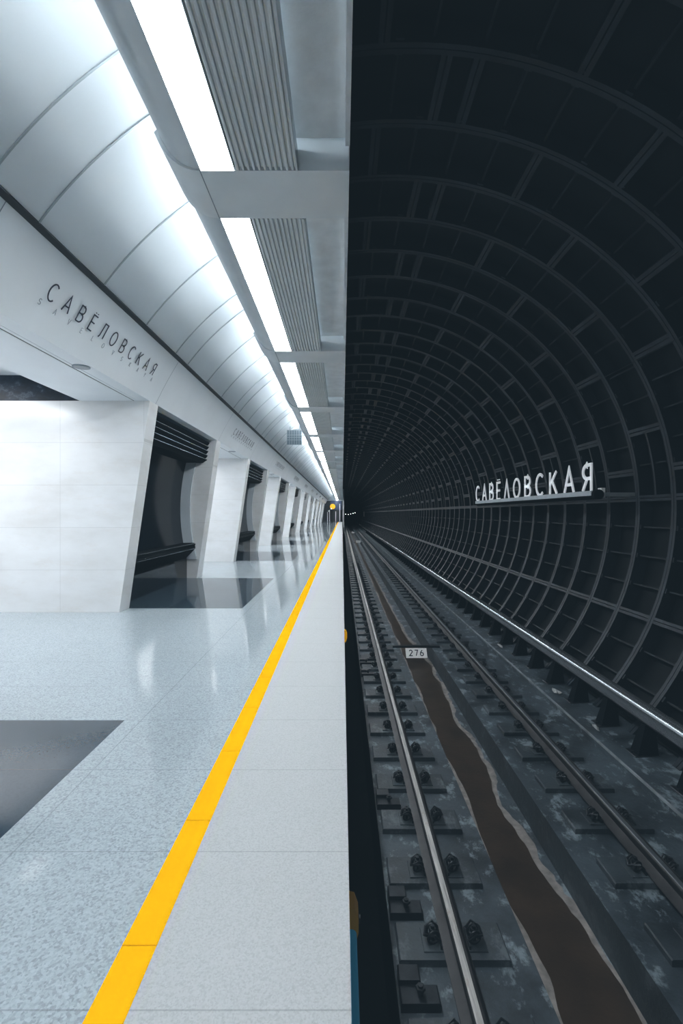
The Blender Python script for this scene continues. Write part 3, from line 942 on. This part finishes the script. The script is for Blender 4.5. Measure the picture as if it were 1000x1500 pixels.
while y < 62:
    zb = ZB+.092
    if cb0 is None:
        r = empty('contact_rail_bracket', (XP+.03, y, zb))
        a = MB()
        hgt = ZP-.13-zb
        # sloped wedge block
        x0, x1 = -.02, .16
        vs = [(-.17, -.07, 0), (.05, -.07, 0), (.05, .07, 0), (-.17, .07, 0), (-.075, -.04, hgt), (.03, -.04, hgt), (.03, .04, hgt), (-.075, .04, hgt)]
        a.add(vs, [(0, 3, 2, 1), (4, 5, 6, 7), (0, 1, 5, 4), (1, 2, 6, 5), (2, 3, 7, 6), (3, 0, 4, 7)], M['black'])
        a.build('wedge', r)
        a = MB(); a.bbox(-.21, .055, -.09, .09, -.01, .012, M['iron'], .004)
        for sx in (-.19,): a.cyl((sx, 0, .01), (sx, 0, .035), .014, M['iron'], 6)
        a.build('foot_plate', r)
        a = MB(); a.box(.03, .18, -.02, .02, hgt-.06, hgt-.03, M['black']); a.build('arm', r)
        cb0 = r
    else: r = dup(cb0, (XP+.03, y, zb))
    inview = y > 3.9
    j = round((y-4.25)/.69)
    tag(r, (f'{ORD[j]} black wedge bracket under the contact rail counted from the right edge' if inview and 0 <= j < 8 else
            'distant black wedge bracket under the far contact rail' if inview else 'black wedge bracket under the contact rail, outside the picture'),
        'bracket', 'wedge brackets under the contact rail')
    y += .69
# scraps of rubbish
for i, (x, yy, s, lab) in enumerate([(3.02, 6.62, .12, 'crumpled pale scrap on the concrete beside the contact rail'), (2.98, 5.5, .07, 'pale scrap of debris nearest the right edge by the contact rail'),
                                     (3.0, 8.9, .08, 'pale scrap of litter far along the contact rail foot')]):
    a = MB(); n = 9; c = (x, yy, ZB+.115); vs = [(x, yy, ZB+.145)]
    for q in range(n):
        rr = s*random.uniform(.5, 1.2); t = 2*PI*q/n
        vs.append((x+rr*.6*math.cos(t), yy+rr*1.3*math.sin(t), ZB+.10+random.uniform(0, .03)))
    a.add(vs, [(0, q+1, (q+1) % n+1) for q in range(n)], M['paper'])
    tag(a.build('litter_scrap'), lab, 'litter')
# cable running on the tunnel flanges
a = MB(); x, z = ringpt(RT-.008, 30.3)
a.tube([(x, yy, z+.004*math.sin(yy*1.7)) for yy in [YN+1.5*i for i in range(int((YF-YN)/1.5))]], .005, M['rib'], 6)
tag(a.build('wall_cable'), 'thin pale cable strung along the upper right of the tunnel wall', 'cable')

# platform edge fittings
for i, (y, lab) in enumerate([(1.80, 'yellow clamp on the platform edge near the bottom of the picture'), (5.97, 'bright yellow clamp on the platform edge midway down')]):
    r = empty('edge_clamp', (.012, y, -.2))
    a = MB(); a.prism([(0, -.09), (.035, -.07), (.05, -.02), (.05, .03), (.035, .07), (0, .08)], -.04, .04, M['yel_glow'] if i else M['yel_shade']); a.build('clamp_body', r)
    a = MB(); a.cyl((.05, 0, 0), (.058, 0, 0), .015, M['iron'], 8); a.build('bolt', r)
    tag(r, lab, 'clamp', 'yellow clamps on the platform edge')
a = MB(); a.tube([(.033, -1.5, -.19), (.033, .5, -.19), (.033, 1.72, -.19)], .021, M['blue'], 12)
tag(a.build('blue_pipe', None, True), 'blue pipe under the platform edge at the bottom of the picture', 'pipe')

# ================================================================== TUNNEL STATION SIGN
XS = 3.80
ya, yb2 = 7.09, 13.25
zb = H+.345
r = empty('tunnel_station_sign', (XS, (ya+yb2)/2, zb))
L2 = (yb2-ya)/2
a = MB(); a.box(-.03, .05, -L2, L2, -.075, -.0, M['signbar']); a.build('letter_rail', r)
a = MB(); a.cyl((.05, -L2-.08, -.06), (.05, L2, -.06), .075, M['black'], 20); a.build('tube', r, True)
a = MB(); a.box(.12, .62, -L2-.03, -L2+.03, -.09, -.03, M['signbar']); a.box(.10, .16, -L2-.05, -L2+.05, -.11, .04, M['white'])
a.box(.10, .62, L2-.06, L2-.0, -.09, -.03, M['signbar']); a.box(.10, .62, -.03, .03, -.09, -.03, M['signbar'])
a.build('wall_bracket', r)
word(r, 'САВЁΛОВСКАЯ', (.0, L2-.02, .0), (0, -1, 0), (0, 0, 1), .40, 2*L2-.04, .052, .018, M['glowletter'], 1.2, 'letter')
tag(r, 'raised white letter station name sign on the dark tunnel wall', 'sign')

# ================================================================== FAR TUNNEL
SIG = [(506, 753.2), (510, 753.6), (513.5, 752.8), (517, 752.0), (519.8, 751.2)]
g = empty('signal_bar', (0, YF-.5, 0))
a = MB(); q0 = px(503, 754.5, YF-.5); q1 = px(522, 754.5, YF-.5)
a.box(.40, 2.98, -.05, .05, q0.z-.05, q0.z+.05, M['black']); a.box(.40, .5, -.05, .05, -1.2, q0.z, M['black']); a.box(2.88, 2.98, -.05, .05, -1.2, q0.z, M['black'])
a.build('frame', g)
for x, y in SIG:
    q = px(x, y, YF-.6); a = MB(); a.cyl((q.x, -.14, q.z), (q.x, -.04, q.z), .075, M['siglamp'], 10); a.cyl((q.x, -.04, q0.z), (q.x, -.04, q.z), .03, M['black'], 6); a.build('signal_lamp', g)
tag(g, 'row of tiny white signal lamps across the distant tunnel mouth', 'signal')
r = empty('marker_board', (4.1, 88, 1.25))
a = MB(); a.box(-.06, .06, -.03, .03, -.5, .45, M['white']); a.build('board', r)
a = MB(); a.box(.06, .235, -.02, .02, -.05, -.01, M['iron']); a.build('arm', r)
tag(r, 'thin white marker board by the wall far down the tunnel', 'sign')
for i, (x, Y, lab) in enumerate([(1.44, 62, 'white reflector between the rails far down the track'), (1.44, 42, 'pale plate between the rails, beyond the numbered one')]):
    r = empty('track_reflector', (x, Y, ZB))
    a = MB(); a.box(-.42, .42, -.05, .05, .0, .03, M['iron']); a.build('cross_bar', r)
    a = MB(); a.box(-.2, .2, -.065, -.05, .0, .2, M['white']); a.build('plate', r)
    tag(r, lab, 'reflector')

# ================================================================== CAMERA, WORLD, VIEW
cam = bpy.data.cameras.new('camera'); co = bpy.data.objects.new('camera', cam); COL.objects.link(co)
co.location = (0, 0, H); co.rotation_euler = (PI/2, 0, 0)
cam.sensor_width = 36; cam.lens = F/1500*36; cam.shift_y = 2/1500; cam.shift_x = -1/1500
cam.clip_start = .05; cam.clip_end = 300
sc.camera = co
w = bpy.data.worlds.new('world'); sc.world = w; w.use_nodes = True
w.node_tree.nodes['Background'].inputs[0].default_value = (.5, .75, 1, 1); w.node_tree.nodes['Background'].inputs[1].default_value = .02
sc.view_settings.view_transform = 'Standard'; sc.view_settings.look = 'None'
vs_ = sc.view_settings
vs_.use_curve_mapping = True
cm = vs_.curve_mapping
for ci, lift in ((0, .0052), (1, .0085), (2, .0110)):
    cv = cm.curves[ci]
    cv.points[0].location = (0, lift); cv.points[1].location = (1, 1)
cm.update()
sc.view_settings.exposure = .42; sc.view_settings.gamma = 1
sc.cycles.use_denoising = True
sc.cycles.max_bounces = 7; sc.cycles.diffuse_bounces = 4; sc.cycles.glossy_bounces = 4
sc.cycles.sample_clamp_indirect = 6
